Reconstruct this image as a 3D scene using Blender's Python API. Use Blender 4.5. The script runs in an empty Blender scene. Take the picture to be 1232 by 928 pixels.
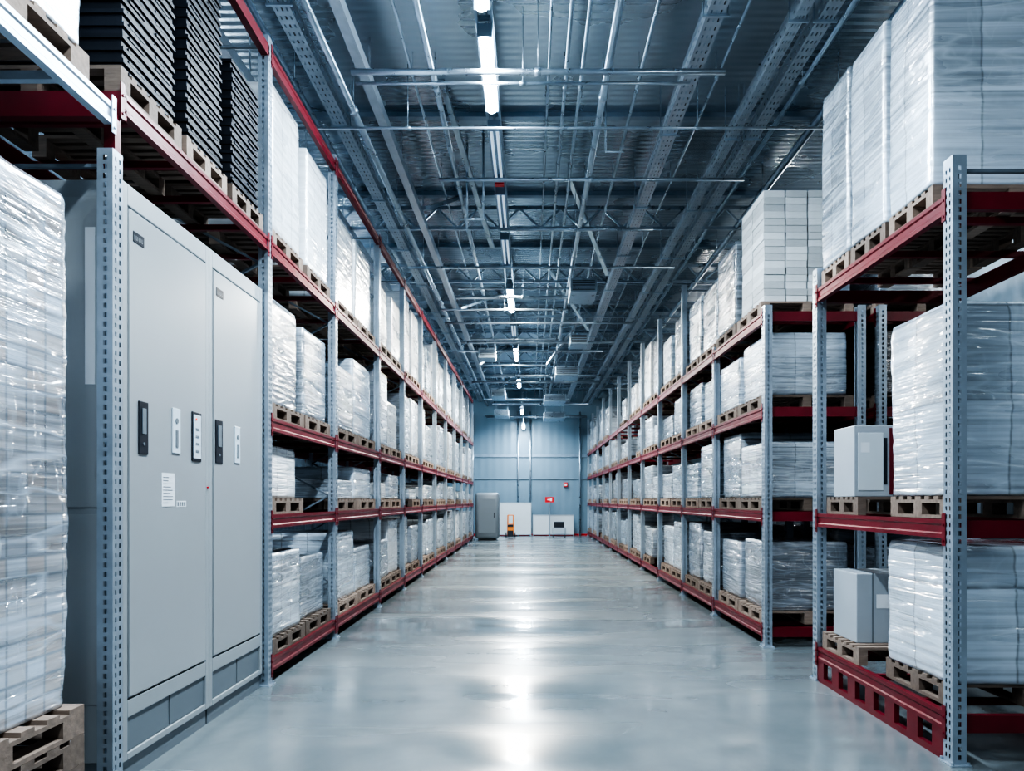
import bpy, bmesh, math, random
from mathutils import Vector, Matrix, noise
random.seed(7)
scene = bpy.context.scene
COL = scene.collection
scene.view_settings.view_transform = 'AgX'
scene.view_settings.look = 'AgX - Very High Contrast'

# ------------------------------------------------------------------ materials
def new_mat(name):
    m = bpy.data.materials.new(name); m.use_nodes = True
    nt = m.node_tree; nt.nodes.clear()
    out = nt.nodes.new('ShaderNodeOutputMaterial')
    b = nt.nodes.new('ShaderNodeBsdfPrincipled')
    nt.links.new(b.outputs[0], out.inputs[0])
    return m, nt, b
def rgba(c, k=1.0): return (c[0]*k, c[1]*k, c[2]*k, 1)
def simple(name, color, rough=0.5, metal=0.0, nscale=6.0, var=0.25, bump=0.0, coat=0.0, stretch=(1,1,1), rvar=0.1, rnd=0.0, spec=0.5):
    m, nt, b = new_mat(name)
    N, L = nt.nodes, nt.links
    tc = N.new('ShaderNodeTexCoord'); mp = N.new('ShaderNodeMapping'); mp.inputs['Scale'].default_value = stretch
    L.new(tc.outputs['Object'], mp.inputs[0])
    nz = N.new('ShaderNodeTexNoise'); nz.inputs['Scale'].default_value = nscale; nz.inputs['Detail'].default_value = 5
    L.new(mp.outputs[0], nz.inputs[0])
    mx = N.new('ShaderNodeMix'); mx.data_type = 'RGBA'
    mx.inputs[6].default_value = rgba(color, 1-var); mx.inputs[7].default_value = rgba(color, 1+var)
    L.new(nz.outputs[0], mx.inputs[0])
    last = mx.outputs[2]
    if rnd > 0:
        oi = N.new('ShaderNodeObjectInfo')
        mr = N.new('ShaderNodeMapRange'); mr.inputs[3].default_value = 1-rnd; mr.inputs[4].default_value = 1+rnd*0.4
        L.new(oi.outputs['Random'], mr.inputs[0])
        m2 = N.new('ShaderNodeVectorMath'); m2.operation = 'SCALE'
        L.new(last, m2.inputs[0]); L.new(mr.outputs[0], m2.inputs['Scale']); last = m2.outputs[0]
    L.new(last, b.inputs['Base Color'])
    b.inputs['Metallic'].default_value = metal; b.inputs['Specular IOR Level'].default_value = spec
    r = N.new('ShaderNodeMapRange'); r.inputs[3].default_value = max(0.02, rough-rvar); r.inputs[4].default_value = min(1, rough+rvar)
    L.new(nz.outputs[0], r.inputs[0]); L.new(r.outputs[0], b.inputs['Roughness'])
    if coat: b.inputs['Coat Weight'].default_value = coat; b.inputs['Coat Roughness'].default_value = 0.15
    if bump:
        bp = N.new('ShaderNodeBump'); bp.inputs['Strength'].default_value = bump; bp.inputs['Distance'].default_value = 0.01
        L.new(nz.outputs[0], bp.inputs['Height']); L.new(bp.outputs[0], b.inputs['Normal'])
    return m
def emit(name, color, s):
    m, nt, b = new_mat(name)
    b.inputs['Base Color'].default_value = rgba(color)
    b.inputs['Emission Color'].default_value = rgba(color); b.inputs['Emission Strength'].default_value = s
    return m
def wrap_mat(name, color, bw=0.40, bh=0.26, mortar=0.35, streak=1.0, rough=(0.22, 0.4), v2=0.74, rnd=0.38, offset=0.0, metal=0.18, tint=None, coat=1.0, bumpd=1.0, msize=0.013, fold=0.35):
    """cartons seen through shiny stretch film: matt carton layer, whitish film folds, glossy creased film layer (coat)"""
    m, nt, b = new_mat(name); N, L = nt.nodes, nt.links
    def math_(op, a, b_=None, clamp=False):
        n = N.new('ShaderNodeMath'); n.operation = op; n.use_clamp = clamp
        for i, v in enumerate((a, b_)):
            if v is None: continue
            if isinstance(v, (int, float)): n.inputs[i].default_value = v
            else: L.new(v, n.inputs[i])
        return n.outputs[0]
    tc = N.new('ShaderNodeTexCoord'); sp = N.new('ShaderNodeSeparateXYZ'); L.new(tc.outputs['Object'], sp.inputs[0])
    oi = N.new('ShaderNodeObjectInfo')
    cb = N.new('ShaderNodeCombineXYZ'); L.new(math_('ADD', sp.outputs[0], sp.outputs[1]), cb.inputs[0]); L.new(sp.outputs[2], cb.inputs[1])
    br = N.new('ShaderNodeTexBrick'); br.inputs['Scale'].default_value = 1; br.offset = offset
    br.inputs['Brick Width'].default_value = bw; br.inputs['Row Height'].default_value = bh
    br.inputs['Mortar Size'].default_value = msize; br.inputs['Mortar Smooth'].default_value = 1.0
    br.inputs['Color1'].default_value = rgba(color); br.inputs['Color2'].default_value = rgba(tint or color, v2)
    br.inputs['Mortar'].default_value = rgba(color, mortar); L.new(cb.outputs[0], br.inputs['Vector'])
    rv = N.new('ShaderNodeCombineXYZ'); L.new(math_('MULTIPLY', oi.outputs['Random'], 37.0), rv.inputs[2])
    va = N.new('ShaderNodeVectorMath'); L.new(cb.outputs[0], va.inputs[0]); L.new(rv.outputs[0], va.inputs[1])
    def stretched(scale, rot, det, dist):
        mp = N.new('ShaderNodeMapping'); mp.inputs['Scale'].default_value = scale; mp.inputs['Rotation'].default_value = (0, 0, rot)
        L.new(va.outputs[0], mp.inputs[0])
        n = N.new('ShaderNodeTexNoise'); n.inputs['Scale'].default_value = 1.0; n.inputs['Detail'].default_value = det; n.inputs['Distortion'].default_value = dist
        L.new(mp.outputs[0], n.inputs[0]); return n.outputs[0]
    n1 = stretched((0.4, 30, 1), 0.012, 3, 0.1)     # wound film bands
    n2 = stretched((1.1, 7, 1), -0.12, 2, 0.4)      # slanting creases
    n4 = stretched((4.0, 1.6, 1), 0.5, 2, 0.6)      # steep creases
    n3 = stretched((0.7, 1.1, 1), 0.1, 1, 0.1)      # broad film haze
    def ridge(n, k): return math_('SUBTRACT', 1.0, math_('MULTIPLY', math_('ABSOLUTE', math_('SUBTRACT', n, 0.5)), k), True)
    r2 = ridge(n2, 26); r4 = ridge(n4, 34)
    folds = math_('MAXIMUM', r2, math_('MULTIPLY', r4, 0.35))
    s0 = math_('ADD', math_('MULTIPLY', n1, 0.3), n2)
    cm = math_('ADD', n3, math_('MULTIPLY', n1, 0.8))
    mr = N.new('ShaderNodeMapRange'); mr.inputs[1].default_value = 0.62; mr.inputs[2].default_value = 1.18
    mr.inputs[3].default_value = 1-0.6*streak; mr.inputs[4].default_value = 1+0.5*streak
    L.new(cm, mr.inputs[0])
    mo = N.new('ShaderNodeMapRange'); mo.inputs[3].default_value = 1-rnd; mo.inputs[4].default_value = 1.12
    L.new(oi.outputs['Random'], mo.inputs[0])
    sc = N.new('ShaderNodeVectorMath'); sc.operation = 'SCALE'; L.new(br.outputs[0], sc.inputs[0]); L.new(math_('MULTIPLY', mr.outputs[0], mo.outputs[0]), sc.inputs['Scale'])
    mx = N.new('ShaderNodeMix'); mx.data_type = 'RGBA'
    L.new(math_('MULTIPLY', folds, fold), mx.inputs[0]); L.new(sc.outputs[0], mx.inputs[6])
    mx.inputs[7].default_value = (min(1, color[0]*1.6), min(1, color[1]*1.6), min(1, color[2]*1.6), 1)
    L.new(mx.outputs[2], b.inputs['Base Color'])
    rr = N.new('ShaderNodeMapRange'); rr.inputs[1].default_value = 0.35; rr.inputs[2].default_value = 0.65
    rr.inputs[3].default_value = rough[0]; rr.inputs[4].default_value = rough[1]
    L.new(n2, rr.inputs[0]); L.new(rr.outputs[0], b.inputs['Roughness'])
    b.inputs['Metallic'].default_value = metal
    b.inputs['Specular IOR Level'].default_value = 0.8
    b.inputs['Coat Weight'].default_value = coat; b.inputs['Coat Roughness'].default_value = 0.13; b.inputs['Coat IOR'].default_value = 2.2
    bp = N.new('ShaderNodeBump'); bp.inputs['Strength'].default_value = 0.4; bp.inputs['Distance'].default_value = 0.012*bumpd
    L.new(s0, bp.inputs['Height']); L.new(bp.outputs[0], b.inputs['Normal'])
    bc = N.new('ShaderNodeBump'); bc.inputs['Strength'].default_value = 1.0; bc.inputs['Distance'].default_value = 0.085*bumpd
    L.new(math_('ADD', s0, math_('MULTIPLY', folds, 0.06)), bc.inputs['Height']); L.new(bc.outputs[0], b.inputs['Coat Normal'])
    return m

GALV = simple('galvanized_steel', (0.36, 0.43, 0.50), 0.36, 0.6, 9, 0.22, 0.1)
BRACE = simple('dull_galvanized_brace', (0.16, 0.20, 0.24), 0.5, 0.4, 9, 0.2)
GREYB = simple('pale_grey_beam_paint', (0.42, 0.51, 0.60), 0.4, 0.3, 9, 0.12)
RED = simple('red_beam_paint', (0.135, 0.005, 0.015), 0.45, 0.0, 7, 0.35)
WOOD = simple('pallet_wood', (0.24, 0.185, 0.15), 0.75, 0, 5, 0.5, 0.4, stretch=(1, 6, 6), rnd=0.5)
WRAP = wrap_mat('stretch_wrapped_cartons_white', (0.43, 0.51, 0.585), 0.33, 0.3)
WRAPB = wrap_mat('stretch_wrapped_cartons_bluegrey', (0.20, 0.27, 0.34), 0.5, 0.3)
WRAPP = wrap_mat('stretch_wrapped_plain_sheets', (0.72, 0.78, 0.83), 0.34, 3.0, 0.5, 0.35, metal=0.0, v2=0.9, bumpd=.6, fold=0.2)
WRAPK = wrap_mat('black_stretch_film', (0.02, 0.024, 0.032), 0.5, 0.3)
WRAPN = wrap_mat('stretch_wrapped_bottles', (0.36, 0.44, 0.53), 0.13, 0.095, 0.5, 1.0, (0.2, 0.4), 0.78, tint=(0.42, 0.40, 0.40), bumpd=1.1, msize=0.014, fold=0.5)
WRAPG = wrap_mat('smooth_grey_film', (0.28, 0.33, 0.39), 3.0, 3.0, 0.8, 0.6)
WRAPF = wrap_mat('bright_glossy_film', (0.48, 0.565, 0.65), 0.5, 0.6, 0.45, 0.9, metal=0.12, bumpd=.9, fold=0.3)
BLACK = simple('black_crate_plastic', (0.013, 0.017, 0.026), 0.6, 0, 8, 0.3, rnd=0.4, spec=0.3)
CAB = simple('grey_cabinet_paint', (0.30, 0.33, 0.35), 0.42, 0.1, 1.2, 0.05, rvar=0.05)
CABD = simple('cabinet_door_paint', (0.36, 0.39, 0.41), 0.30, 0.25, 0.8, 0.08, rvar=0.06)
CABP = simple('cabinet_plinth_paint', (0.16, 0.19, 0.215), 0.45, 0.15, 2, 0.06)
DARK = simple('dark_plastic', (0.015, 0.02, 0.03), 0.35, 0, 5, 0.2)
PALE = simple('pale_plastic', (0.50, 0.58, 0.64), 0.35, 0, 5, 0.08)
PAPER = simple('white_paper', (0.62, 0.66, 0.70), 0.7, 0, 5, 0.05)
STEEL = simple('blue_grey_roof_steel', (0.20, 0.28, 0.36), 0.35, 0.5, 6, 0.25)
PIPE = simple('zinc_pipe', (0.35, 0.44, 0.52), 0.3, 0.75, 6, 0.35)
ORANGE = simple('orange_paint', (0.65, 0.2, 0.03), 0.4)
SIGNR = simple('sign_red', (0.55, 0.012, 0.02), 0.4)
WHITEP = simple('white_panel_paint', (0.50, 0.56, 0.60), 0.5, 0, 3, 0.06)
CART = simple('pale_grey_carton', (0.33, 0.37, 0.41), 0.45, 0, 3, 0.12, coat=0.3)
CARTW = simple('white_flat_carton', (0.56, 0.60, 0.62), 0.6, 0, 4, 0.12, rnd=0.3)
TUBE = emit('fluorescent_tube_lit', (0.84, 0.94, 1.0), 50)
TUBEOFF = emit('fluorescent_tube_dim', (0.7, 0.85, 1.0), 0.3)  # faint glow put into tubes that are switched off
LEDR = emit('red_led', (1, 0.08, 0.03), 0.6)

# floor
FLOOR, nt, b = new_mat('polished_epoxy_floor'); N, L = nt.nodes, nt.links
tc = N.new('ShaderNodeTexCoord')
n1 = N.new('ShaderNodeTexNoise'); n1.inputs['Scale'].default_value = 0.9; n1.inputs['Detail'].default_value = 8; n1.inputs['Distortion'].default_value = 0.4; n1.inputs['Roughness'].default_value = 0.6
mpf = N.new('ShaderNodeMapping'); mpf.inputs['Scale'].default_value = (0.22, 0.9, 1); L.new(tc.outputs['Object'], mpf.inputs[0])
n3 = N.new('ShaderNodeTexNoise'); n3.inputs['Scale'].default_value = 1.0; n3.inputs['Detail'].default_value = 2
L.new(tc.outputs['Object'], n1.inputs[0]); L.new(mpf.outputs[0], n3.inputs[0])
cr = N.new('ShaderNodeValToRGB'); cr.color_ramp.elements[0].position = 0.25; cr.color_ramp.elements[0].color = (0.105, 0.130, 0.143, 1)
cr.color_ramp.elements[1].position = 0.75; cr.color_ramp.elements[1].color = (0.175, 0.205, 0.218, 1)
L.new(n1.outputs[0], cr.inputs[0]); L.new(cr.outputs[0], b.inputs['Base Color'])
mr = N.new('ShaderNodeMapRange'); mr.inputs[1].default_value = 0.35; mr.inputs[2].default_value = 0.65; mr.inputs[3].default_value = 0.14; mr.inputs[4].default_value = 0.32
L.new(n3.outputs[0], mr.inputs[0]); L.new(mr.outputs[0], b.inputs['Roughness'])
b.inputs['Specular IOR Level'].default_value = 1.0
bp = N.new('ShaderNodeBump'); bp.inputs['Strength'].default_value = 1.0; bp.inputs['Distance'].default_value = 0.08
L.new(n3.outputs[0], bp.inputs['Height']); L.new(bp.outputs[0], b.inputs['Normal'])

def ribbed(name, color, axis, scale, metal=0.4, rough=0.4, vr=0.2, strength=0.6, nmix=1.2):
    m, nt, b = new_mat(name); N, L = nt.nodes, nt.links
    tc = N.new('ShaderNodeTexCoord')
    w = N.new('ShaderNodeTexWave'); w.bands_direction = axis; w.inputs['Scale'].default_value = scale; w.inputs['Detail'].default_value = 0
    L.new(tc.outputs['Object'], w.inputs[0])
    n = N.new('ShaderNodeTexNoise'); n.inputs['Scale'].default_value = 0.55; n.inputs['Detail'].default_value = 5
    L.new(tc.outputs['Object'], n.inputs[0])
    mx = N.new('ShaderNodeMix'); mx.data_type = 'RGBA'; mx.inputs[6].default_value = rgba(color, 1-vr); mx.inputs[7].default_value = rgba(color, 1+vr)
    L.new(n.outputs[0], mx.inputs[0]); L.new(mx.outputs[2], b.inputs['Base Color'])
    b.inputs['Metallic'].default_value = metal
    r = N.new('ShaderNodeMapRange'); r.inputs[1].default_value = 0.35; r.inputs[2].default_value = 0.65; r.inputs[3].default_value = rough-.1; r.inputs[4].default_value = rough+.1
    L.new(n.outputs[0], r.inputs[0]); L.new(r.outputs[0], b.inputs['Roughness'])
    h = N.new('ShaderNodeMath'); h.operation = 'MULTIPLY_ADD'; h.inputs[1].default_value = nmix
    L.new(n.outputs[0], h.inputs[0]); L.new(w.outputs[1], h.inputs[2])
    bp = N.new('ShaderNodeBump'); bp.inputs['Strength'].default_value = strength; bp.inputs['Distance'].default_value = 0.03
    L.new(h.outputs[0], bp.inputs['Height']); L.new(bp.outputs[0], b.inputs['Normal'])
    return m
CEIL = ribbed('metal_roof_deck', (0.30, 0.385, 0.46), 'Y', 2.6, 0.7, 0.28, 0.35, 0.14, 4.5)
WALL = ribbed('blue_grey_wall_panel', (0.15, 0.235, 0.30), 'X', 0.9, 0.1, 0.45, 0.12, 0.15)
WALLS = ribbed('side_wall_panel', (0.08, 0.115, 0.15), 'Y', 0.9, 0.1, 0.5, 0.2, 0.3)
WALLF = ribbed('front_wall_panel', (0.36, 0.40, 0.44), 'X', 0.9, 0.1, 0.5, 0.1, 0.3)

# ------------------------------------------------------------------ mesh helpers
def box(bm, x0, x1, y0, y1, z0, z1):
    v = [bm.verts.new((x, y, z)) for x in (x0, x1) for y in (y0, y1) for z in (z0, z1)]
    for f in ((0,1,3,2), (4,6,7,5), (0,4,5,1), (2,3,7,6), (0,2,6,4), (1,5,7,3)):
        bm.faces.new([v[i] for i in f])
def bar(bm, p, q, w, h=None, seg=4):
    """bar / tube between two points; seg 4 -> rectangular, otherwise round (w = radius)"""
    p, q = Vector(p), Vector(q); d = q-p; ln = d.length
    if ln < 1e-5: return
    rot = d.to_track_quat('Z', 'Y').to_matrix()
    rings = []
    for t in (0, ln):
        r = []
        if seg == 4:
            hh = h if h else w
            for sx, sy in ((-1,-1), (1,-1), (1,1), (-1,1)):
                r.append(bm.verts.new(p + rot @ Vector((sx*w/2, sy*hh/2, t))))
        else:
            for i in range(seg):
                a = 2*math.pi*i/seg
                r.append(bm.verts.new(p + rot @ Vector((w*math.cos(a), w*math.sin(a), t))))
        rings.append(r)
    n = len(rings[0])
    for i in range(n): bm.faces.new([rings[0][i], rings[0][(i+1) % n], rings[1][(i+1) % n], rings[1][i]])
    bm.faces.new(list(reversed(rings[0]))); bm.faces.new(rings[1])
def to_mesh(name, bm, mat, smooth=False, bevel=0):
    if bevel:
        bmesh.ops.bevel(bm, geom=list(bm.edges), offset=bevel, segments=2, affect='EDGES', profile=0.5)
    bmesh.ops.recalc_face_normals(bm, faces=bm.faces)
    me = bpy.data.meshes.new(name); bm.to_mesh(me); bm.free()
    me.materials.append(mat)
    if smooth:
        for p in me.polygons: p.use_smooth = True
    return me
def obj(name, data, parent=None, loc=(0,0,0), rot=(0,0,0), scale=(1,1,1)):
    o = bpy.data.objects.new(name, data); COL.objects.link(o)
    o.location = loc; o.rotation_euler = rot; o.scale = scale
    if parent: o.parent = parent
    return o
def top(o, label, cat, group=None, kind=None):
    o["label"] = label; o["category"] = cat
    if group: o["group"] = group
    if kind: o["kind"] = kind
    return o
def mk(name, fn, mat, parent=None, loc=(0,0,0), smooth=False, bevel=0, **k):
    bm = bmesh.new(); fn(bm); return obj(name, to_mesh(name, bm, mat, smooth, bevel), parent, loc, **k)

# ------------------------------------------------------------------ room shell
YW = 34.0; ZC = 6.55; XL = -7.0; XR = 8.0; YF = -3.0
def shell(name, a, mat):
    o = mk(name, lambda bm: box(bm, *a), mat); o["kind"] = "structure"; return o
shell('floor', (XL, XR, YF, YW, -0.1, 0), FLOOR)
shell('ceiling', (XL, XR, YF, YW, ZC, ZC+0.1), CEIL)
shell('wall_back', (XL, XR, YW, YW+0.15, -0.1, ZC+0.1), WALL)
shell('wall_front', (XL, XR, YF-0.15, YF, -0.1, ZC+0.1), WALLF)  # unseen wall added to shut out world light, pale to bounce fill
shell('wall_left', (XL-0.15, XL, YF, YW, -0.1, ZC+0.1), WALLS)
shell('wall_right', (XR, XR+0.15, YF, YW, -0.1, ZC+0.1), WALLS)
shell('trim_1', (XL, XR, YW-0.05, YW, 3.55, 3.68), STEEL)
shell('trim_2', (XL, XR, YW-0.05, YW, 2.55, 2.6), STEEL)
shell('trim_3', (XL, XR, YW-0.03, YW, 0, 0.07), SIGNR)

# ------------------------------------------------------------------ racks
def slotted(bm, o, u, v, W, H, cols, sw, sh, pitch):
    """sheet with punched slots: o origin, u/v unit vectors"""
    us = [0]
    for c in cols: us += [c-sw/2, c+sw/2]
    us.append(W)
    vs = [0]; z = pitch
    while z + sh/2 < H-0.02:
        vs += [z-sh/2, z+sh/2]; z += pitch
    vs.append(H)
    grid = [[bm.verts.new(o + u*a + v*c) for c in vs] for a in us]
    for i in range(len(us)-1):
        for j in range(len(vs)-1):
            if i % 2 == 1 and j % 2 == 1: continue
            bm.faces.new([grid[i][j], grid[i+1][j], grid[i+1][j+1], grid[i][j+1]])
PW = 0.10; PD = 0.085
_post = {}
def post_mesh(h, s, mat=GALV):
    key = (round(h, 2), s, mat.name)
    if key in _post: return _post[key]
    bm = bmesh.new(); Z = Vector((0,0,1)); Yv = Vector((0,1,0)); Xv = Vector((-s,0,0))
    slotted(bm, Vector((0,-PW/2,0)), Yv, Z, PW, h, (0.03, 0.07), 0.014, 0.026, 0.05)
    for yy in (-PW/2, PW/2):
        slotted(bm, Vector((0,yy,0)), Xv, Z, PD, h, (0.042,), 0.020, 0.028, 0.05)
        dy = 0.025 if yy < 0 else -0.025
        vs = [bm.verts.new(Vector((-s*PD, yy, 0))), bm.verts.new(Vector((-s*PD, yy+dy, 0))),
              bm.verts.new(Vector((-s*PD, yy+dy, h))), bm.verts.new(Vector((-s*PD, yy, h)))]
        bm.faces.new(vs)
    bmesh.ops.remove_doubles(bm, verts=bm.verts, dist=1e-4)
    me = bpy.data.meshes.new('upright_post'); bm.to_mesh(me); bm.free(); me.materials.append(mat)
    _post[key] = me; return me
def beam_mesh(L, s, mat, hh=0.115, conn=True):
    bm = bmesh.new()
    k = hh/0.11
    prof = [(0,0), (0.045,0), (0.045,-.11*k), (0,-.11*k), (0,-.085*k), (0.008,-.075*k), (0.008,-.035*k), (0,-.025*k)]
    r0 = [bm.verts.new((-s*x, 0, z)) for x, z in prof]; r1 = [bm.verts.new((-s*x, L, z)) for x, z in prof]
    n = len(prof)
    for i in range(n): bm.faces.new([r0[i], r0[(i+1) % n], r1[(i+1) % n], r1[i]])
    bm.faces.new(r0[::-1]); bm.faces.new(r1)
    if conn:
        for y0, y1 in ((-0.028, 0.012), (L-0.012, L+0.028)):
            xa, xb = sorted((s*0.006, s*0.001)); box(bm, xa, xb, y0, y1, -0.16, 0.04)
            for z in (-0.13, -0.03):
                bar(bm, (s*0.006, (y0+y1)/2, z), (s*0.013, (y0+y1)/2, z), 0.008, seg=6)
    return to_mesh('load_beam', bm, mat)
def foot_bm(bm):
    box(bm, -0.065, 0.065, -0.075, 0.075, 0, 0.008)
    for a in (-0.05, 0.05):
        for bb in (-0.06, 0.06): bar(bm, (a, bb, 0.008), (a, bb, 0.024), 0.009, seg=6)
bm = bmesh.new(); foot_bm(bm); FOOT = to_mesh('foot_plate', bm, GALV)
def rack(label, s, xf, depth, frames, bays, group, plain=(), ends=()):
    """s=+1: aisle lies toward +x of this rack. frames [(y,h)], bays [[(z,mat)..]..]"""
    R = obj('pallet_rack', None, loc=(xf, frames[0][0], 0)); top(R, label, "storage rack", group)
    y0 = frames[0][0]
    for fi, (y, h) in enumerate(frames):
        fr = bmesh.new()
        xa, xb = -s*PD, -s*(depth-PD)
        z = 0.15; flip = False
        while z + 0.55 < h and fi not in plain:
            bar(fr, (xa if flip else xb, 0, z), (xb if flip else xa, 0, z+0.5), 0.03, 0.02)
            z += 0.5; flip = not flip
        if fi not in plain: bar(fr, (xa, 0, 0.14), (xb, 0, 0.14), 0.03, 0.02)
        bar(fr, (xa, 0, h-0.08), (xb, 0, h-0.08), 0.03, 0.02)
        F = obj('upright_frame', to_mesh('upright_frame', fr, BRACE), R, (0, y-y0, 0))
        obj('post', post_mesh(h, s), F); obj('post', post_mesh(h, -s), F, (-s*depth, 0, 0))
        for xx in (-s*PD/2, -s*(depth-PD/2)): obj('foot_plate', FOOT, F, (xx, 0, 0))
    for fi, zs in ends:
        for z in zs:
            mk('end_beam', lambda bm: box(bm, *sorted((-s*PD, -s*(depth-PD))), -0.025, 0.02, z-0.11, z-0.004), RED, R, (0, frames[fi][0]-y0, 0))
    for i, levels in enumerate(bays):
        ya, yb = frames[i][0]+PW/2, frames[i+1][0]-PW/2
        Ln = yb-ya
        bm_r = {}
        for z, mat, sup in levels:
            if mat.name not in bm_r:
                bs = bmesh.new(); box(bs, *sorted((-s*0.046, -s*(depth-0.046))), -0.02, 0.02, -0.05, -0.006)
                bm_r[mat.name] = (beam_mesh(Ln, s, mat), beam_mesh(Ln, -s, mat), to_mesh('deck_support', bs, mat))
            a, c, ds = bm_r[mat.name]
            obj('load_beam', a, R, (0, ya-y0, z)); obj('load_beam', c, R, (-s*depth, ya-y0, z))
            if sup:
                nb = max(2, int(Ln/0.55)) if i < 3 else 2
                for k in range(nb): obj('deck_support', ds, R, (0, ya - y0 + Ln*(k+0.5)/nb, z))
    return R
RL = 1.1
XFL, XFR = -2.25, 2.54
def lv(*zs): return [(z, RED, True) for z in zs]
LF = [(1.6, 3.9), (4.08, 3.5), (6.47, 5.6), (8.69, 5.6), (11.2, 5.6), (13.4, 5.6), (15.6, 5.6), (17.9, 5.6), (20.2, 5.6), (22.5, 5.6), (24.8, 5.6), (27.1, 5.6), (29.4, 5.6)]
LL = (0.22, 1.47, 2.32, 3.86)
bays = [[(3.74, GREYB, True)], [(3.86, RED, True)]]
for i in range(2, len(LF)-1): bays.append(lv(*LL) + [(5.52, RED, False)])
RLK = rack("tall pallet rack with red beams and perforated posts along the aisle", +1, XFL, RL, LF, bays, "warehouse pallet racks", plain=(1,))
mk('end_tie', lambda bm: box(bm, -RL, 0.0, -0.03, 0.03, -0.14, 0), RED, RLK, (0, 4.14-1.6, 3.85))
for xx in (-.07, -1.09): mk('post_extension', lambda bm: box(bm, xx, xx+.06, -0.03, 0.03, 3.5, 3.71), RED, RLK, (0, 4.10-1.6, 0))
mk('top_rail', lambda bm: box(bm, -0.06, 0, 0, 2.0, -0.1, 0), RED, RLK, (0, 4.45-1.6, 5.52))

RN = (0.30, 1.48, 3.47)
RNK = rack("low pallet rack with red beams standing alone beside the aisle", -1, XFR, 1.25, [(4.55, 3.68), (6.68, 3.66)], [lv(*RN)], "warehouse pallet racks", plain=(0, 1), ends=((0, RN), (1, RN)))
def skirt(bm):
    box(bm, 0.004, 0.04, 0.05, 2.08, 0.0, 0.045)
    n = 7
    for i in range(n):
        a = 0.05+(2.03-0.14)*i/(n-1); box(bm, 0.004, 0.04, a, a+0.14, 0.0451, 0.1849)
mk('base_rail', skirt, RED, RNK, (0, 0, 0))
RF = [(8.16, 3.72), (10.4, 3.72)] + [(y, 5.2) for y in (12.56, 14.9, 17.2, 19.5, 21.8, 24.1, 26.4, 28.7, 31.0, 33.3)]
RLV = (0.22, 1.48, 2.62, 3.66)
rack("long pallet rack with red beams full of wrapped loads", -1, XFR, RL, RF, [lv(*RLV) for _ in range(len(RF)-1)], "warehouse pallet racks", plain=(0,), ends=((0, RLV),))
XB = XFR+RL+0.14+RL
RBF = [(8.16, 3.72), (10.4, 3.72), (12.56, 3.72), (14.9, 3.72)]
rack("pallet rack standing back to back behind the aisle rack", +1, XB, RL, RBF, [lv(*RLV) for _ in range(3)], "warehouse pallet racks", plain=(0,), ends=((0, RLV),))

# ------------------------------------------------------------------ pallets
def pallet_bm(bm):
    W, D, H = 1.0, 1.1, 0.144
    nb = 7
    for i in range(nb):
        c = -W/2 + 0.05 + (W-0.1)*i/(nb-1)
        ww = 0.05 if i in (0, 3, 6) else 0.038
        box(bm, -D/2, D/2, c-ww, c+ww, H-0.022, H)
    for x in (-D/2+0.05, 0, D/2-0.05):
        box(bm, x-0.05, x+0.05, -W/2, W/2, H-0.044, H-0.0221)
        box(bm, x-0.05, x+0.05, -W/2, W/2, 0, 0.022)
        for y in (-W/2+0.07, 0, W/2-0.07):
            box(bm, x-0.05, x+0.05, y-0.07, y+0.07, 0.0221, H-0.0441)
bm = bmesh.new(); pallet_bm(bm); PALLET = to_mesh('wooden_pallet', bm, WOOD)
def pallet(x, y, z, w=1.0, d=1.0, label="pale worn wooden pallet under a load on the rack", group="pallets under the loads"):
    o = obj('wooden_pallet', PALLET, loc=(x, y, z), scale=(d/1.1, w, 1), rot=(0, 0, random.uniform(-.006, .006)))
    return top(o, label, "pallet", group)

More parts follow.
